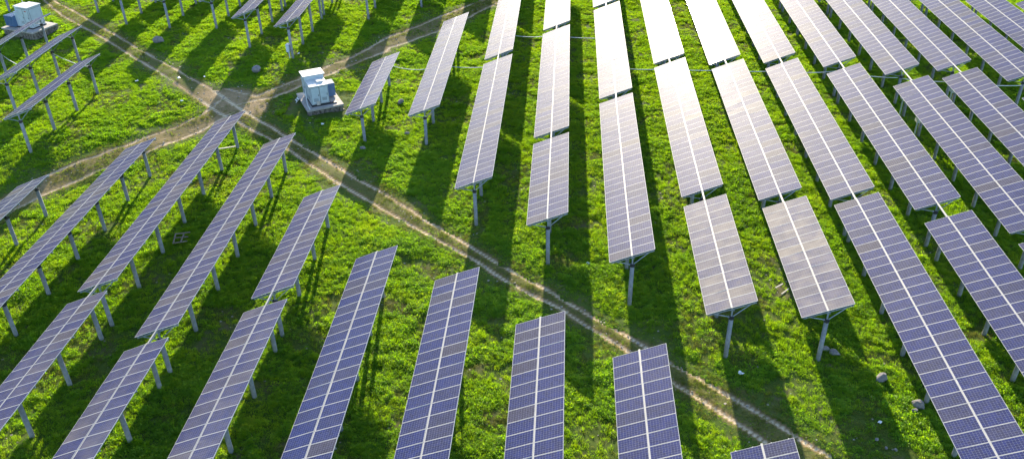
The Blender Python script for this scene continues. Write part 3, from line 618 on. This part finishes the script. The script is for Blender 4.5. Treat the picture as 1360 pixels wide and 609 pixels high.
# ------------------------------------------------------------------ vegetation
PROTO = bpy.data.collections.new('tuft_shapes')
def tuft(name, m, n, rad, hgt, lw, ll, droop, seed):
    r = random.Random(seed); b = MB()
    for i in range(n):
        a = r.uniform(0, 6.283); d = rad * math.sqrt(r.random()); bx, by = d * math.cos(a), d * math.sin(a)
        dirn = a + r.gauss(0, 0.9); L = ll * r.uniform(0.6, 1.25); w = lw * r.uniform(0.7, 1.3)
        z0 = hgt * (1 - (d / rad) ** 2 * 0.6) * r.uniform(0.15, 1.0) if droop else 0.0
        lean = r.uniform(0.2, 1.2) if droop else r.uniform(0.1, 0.7)
        ux, uy = math.cos(dirn), math.sin(dirn); sx, sy = -uy, ux
        p0 = Vector((bx, by, z0)); p1 = p0 + Vector((ux * math.sin(lean), uy * math.sin(lean), math.cos(lean))) * L * 0.55
        l2 = lean + (0.7 if droop else 0.35); p2 = p1 + Vector((ux * math.sin(l2), uy * math.sin(l2), math.cos(l2))) * L * 0.5
        s = Vector((sx, sy, r.uniform(-.3, .3))) * w
        if droop: b.add([p0, p1 - s, p1 + s, p2], [(0, 1, 2), (1, 3, 2)])
        else: b.add([p0 - s * .5, p0 + s * .5, p1 + s * .6, p1 - s * .6, p2], [(0, 1, 2, 3), (3, 2, 4)])
    o = bpy.data.objects.new(name, b.mesh(name, m)); PROTO.objects.link(o); return o
for k in range(5): tuft('a_weed_clump', M_WEED, 36, 0.18, 0.12, 0.022, 0.09, True, 100 + k)
for k in range(3): tuft('b_grass_tuft', M_GRASS, 34, 0.17, 0.0, 0.011, 0.20, False, 200 + k)
for k in range(2): tuft('c_dry_tuft', M_DRY, 26, 0.16, 0.0, 0.011, 0.14, False, 300 + k)

for k in range(3):
    r_ = random.Random(400 + k); b = MB()
    vs = [Vector((r_.uniform(.7, 1.2) * x, r_.uniform(.6, 1.1) * y, r_.uniform(.4, .8) * z)) * 0.05 for x in (-1, 1) for y in (-1, 1) for z in (-1, 1)]
    b.add(vs, [(0, 1, 3, 2), (4, 6, 7, 5), (0, 4, 5, 1), (2, 3, 7, 6), (0, 2, 6, 4), (1, 5, 7, 3)])
    PROTO.objects.link(bpy.data.objects.new('d_stone', b.mesh('d_stone', M_STONE2)))
def scatter_group():
    ng = bpy.data.node_groups.new('scatter', 'GeometryNodeTree')
    ng.interface.new_socket('Geometry', in_out='INPUT', socket_type='NodeSocketGeometry'); ng.interface.new_socket('Geometry', in_out='OUTPUT', socket_type='NodeSocketGeometry')
    gi = ng.nodes.new('NodeGroupInput'); go = ng.nodes.new('NodeGroupOutput')
    ci = ng.nodes.new('GeometryNodeCollectionInfo'); ci.inputs['Collection'].default_value = PROTO; ci.inputs['Separate Children'].default_value = True; ci.inputs['Reset Children'].default_value = True
    ip = ng.nodes.new('GeometryNodeInstanceOnPoints'); ip.inputs['Pick Instance'].default_value = True
    def attr(nm, t):
        a = ng.nodes.new('GeometryNodeInputNamedAttribute'); a.data_type = t; a.inputs['Name'].default_value = nm; return a.outputs[0]
    L = ng.links; L.new(gi.outputs[0], ip.inputs['Points']); L.new(ci.outputs[0], ip.inputs['Instance'])
    L.new(attr('idx', 'INT'), ip.inputs['Instance Index']); L.new(attr('scl', 'FLOAT_VECTOR'), ip.inputs['Scale'])
    e2r = ng.nodes.new('FunctionNodeEulerToRotation'); L.new(attr('rot', 'FLOAT_VECTOR'), e2r.inputs[0]); L.new(e2r.outputs[0], ip.inputs['Rotation'])
    L.new(ip.outputs[0], go.inputs[0]); return ng
SCATTER = scatter_group()
def scatter(name, label, n_m2, kind):
    y0, y1 = 29.5, 123.0; n = int(n_m2 * 160 * (y1 - y0))
    px = rng.uniform(-86, 72, n); py = rng.uniform(y0, y1, n)
    k = (px > -0.775 * py - 9) & (px < 0.60 * py + 8); px, py = px[k], py[k]
    rut, dm = track_fields(px, py)
    patch = fbm(px, py, 3.2, 51); big = fbm(px, py, 14.0, 61, 2); fine = fbm(px, py, 0.8, 71, 2)
    pads = np.maximum(np.abs(px + 26.4) < 3.2, 0) * (np.abs(py - 84.3) < 3.2) + (np.abs(px + 67.9) < 3.0) * (np.abs(py - 102.2) < 2.5)
    bare = np.clip((0.63 - fbm(px, py, 2.4, 81, 4)) * 9 + 0.1, 0.06, 1)
    if kind == 'weed': keep = (dm > TRACK_W + 0.05) & (rng.random(len(px)) < np.clip((patch - 0.25) * 3.4, 0.12, 1) * bare) & (pads == 0)
    elif kind == 'grass': keep = ((dm > TRACK_W - 0.1) | ((rut < 0.22) & (patch > 0.30))) & (rng.random(len(px)) < np.clip(1.3 - patch * 0.9, 0.3, 1) * np.clip(bare + 0.25, 0, 1)) & (pads == 0)
    elif kind == 'stone': keep = (((dm < TRACK_W + 0.3) & (rng.random(len(px)) < 0.22 + 0.3 * rut)) | ((bare < 0.3) & (rng.random(len(px)) < 0.25))) & (pads == 0)
    else: keep = ((dm < TRACK_W + 0.7) | (bare < 0.5)) & (rng.random(len(px)) < np.clip(0.15 + 2.0 * (patch - 0.32), 0.05, 1) * np.where(rut < 0.28, 1.0, np.where(rut < 0.5, 0.22 * (patch > 0.45), 0.0)))
    px, py, patch, big, fine, dm = (a[keep] for a in (px, py, patch, big, fine, dm)); n = len(px)
    pz = gh(px, py) + (fbm(px, py, 4.5, 21) - 0.5) * 0.30 + (fbm(px, py, 0.9, 31, 2) - 0.5) * 0.14 - 0.02
    me = bpy.data.meshes.new(name); me.vertices.add(n); me.vertices.foreach_set('co', np.stack([px, py, pz], 1).astype(np.float32).ravel())
    edge = np.clip(dm / 1.5, 0.35, 1)
    if kind == 'weed': s = (0.45 + 0.95 * fine + 0.75 * np.clip(patch - 0.35, 0, 1)) * rng.uniform(0.75, 1.3, n) * edge; zz = s * rng.uniform(0.7, 1.35, n); idx = rng.integers(0, 5, n)
    elif kind == 'grass': s = (0.6 + 0.6 * fine) * rng.uniform(0.7, 1.3, n) * edge; zz = s * rng.uniform(0.7, 1.2, n); idx = 5 + rng.integers(0, 3, n)
    elif kind == 'stone': s = 0.4 + 1.3 * rng.random(n) ** 5; zz = s; idx = 10 + rng.integers(0, 3, n)
    else: s = rng.uniform(0.6, 1.3, n); zz = s * rng.uniform(0.6, 1.1, n); idx = 8 + rng.integers(0, 2, n)
    a = me.attributes.new('scl', 'FLOAT_VECTOR', 'POINT'); a.data.foreach_set('vector', np.stack([s, s, zz], 1).astype(np.float32).ravel())
    a = me.attributes.new('rot', 'FLOAT_VECTOR', 'POINT'); a.data.foreach_set('vector', np.stack([rng.normal(0, .12, n), rng.normal(0, .12, n), rng.uniform(0, 6.283, n)], 1).astype(np.float32).ravel())
    a = me.attributes.new('idx', 'INT', 'POINT'); a.data.foreach_set('value', idx.astype(np.int32))
    o = tag(link(name, me), label, {'weed': 'plants', 'stone': 'gravel'}.get(kind, 'grass'), kind='stuff')
    md = o.modifiers.new('scatter', 'NODES'); md.node_group = SCATTER
    print(name, n); return o
scatter('weeds', 'bright green leafy weeds covering the ground between the solar tables', 27, 'weed')
scatter('grass', 'green grass growing between the leafy weeds', 24, 'grass')
scatter('dry_grass', 'sparse dry grass along the dirt track', 24, 'dry')
scatter('gravel', 'loose small stones along the dirt track', 9, 'stone')
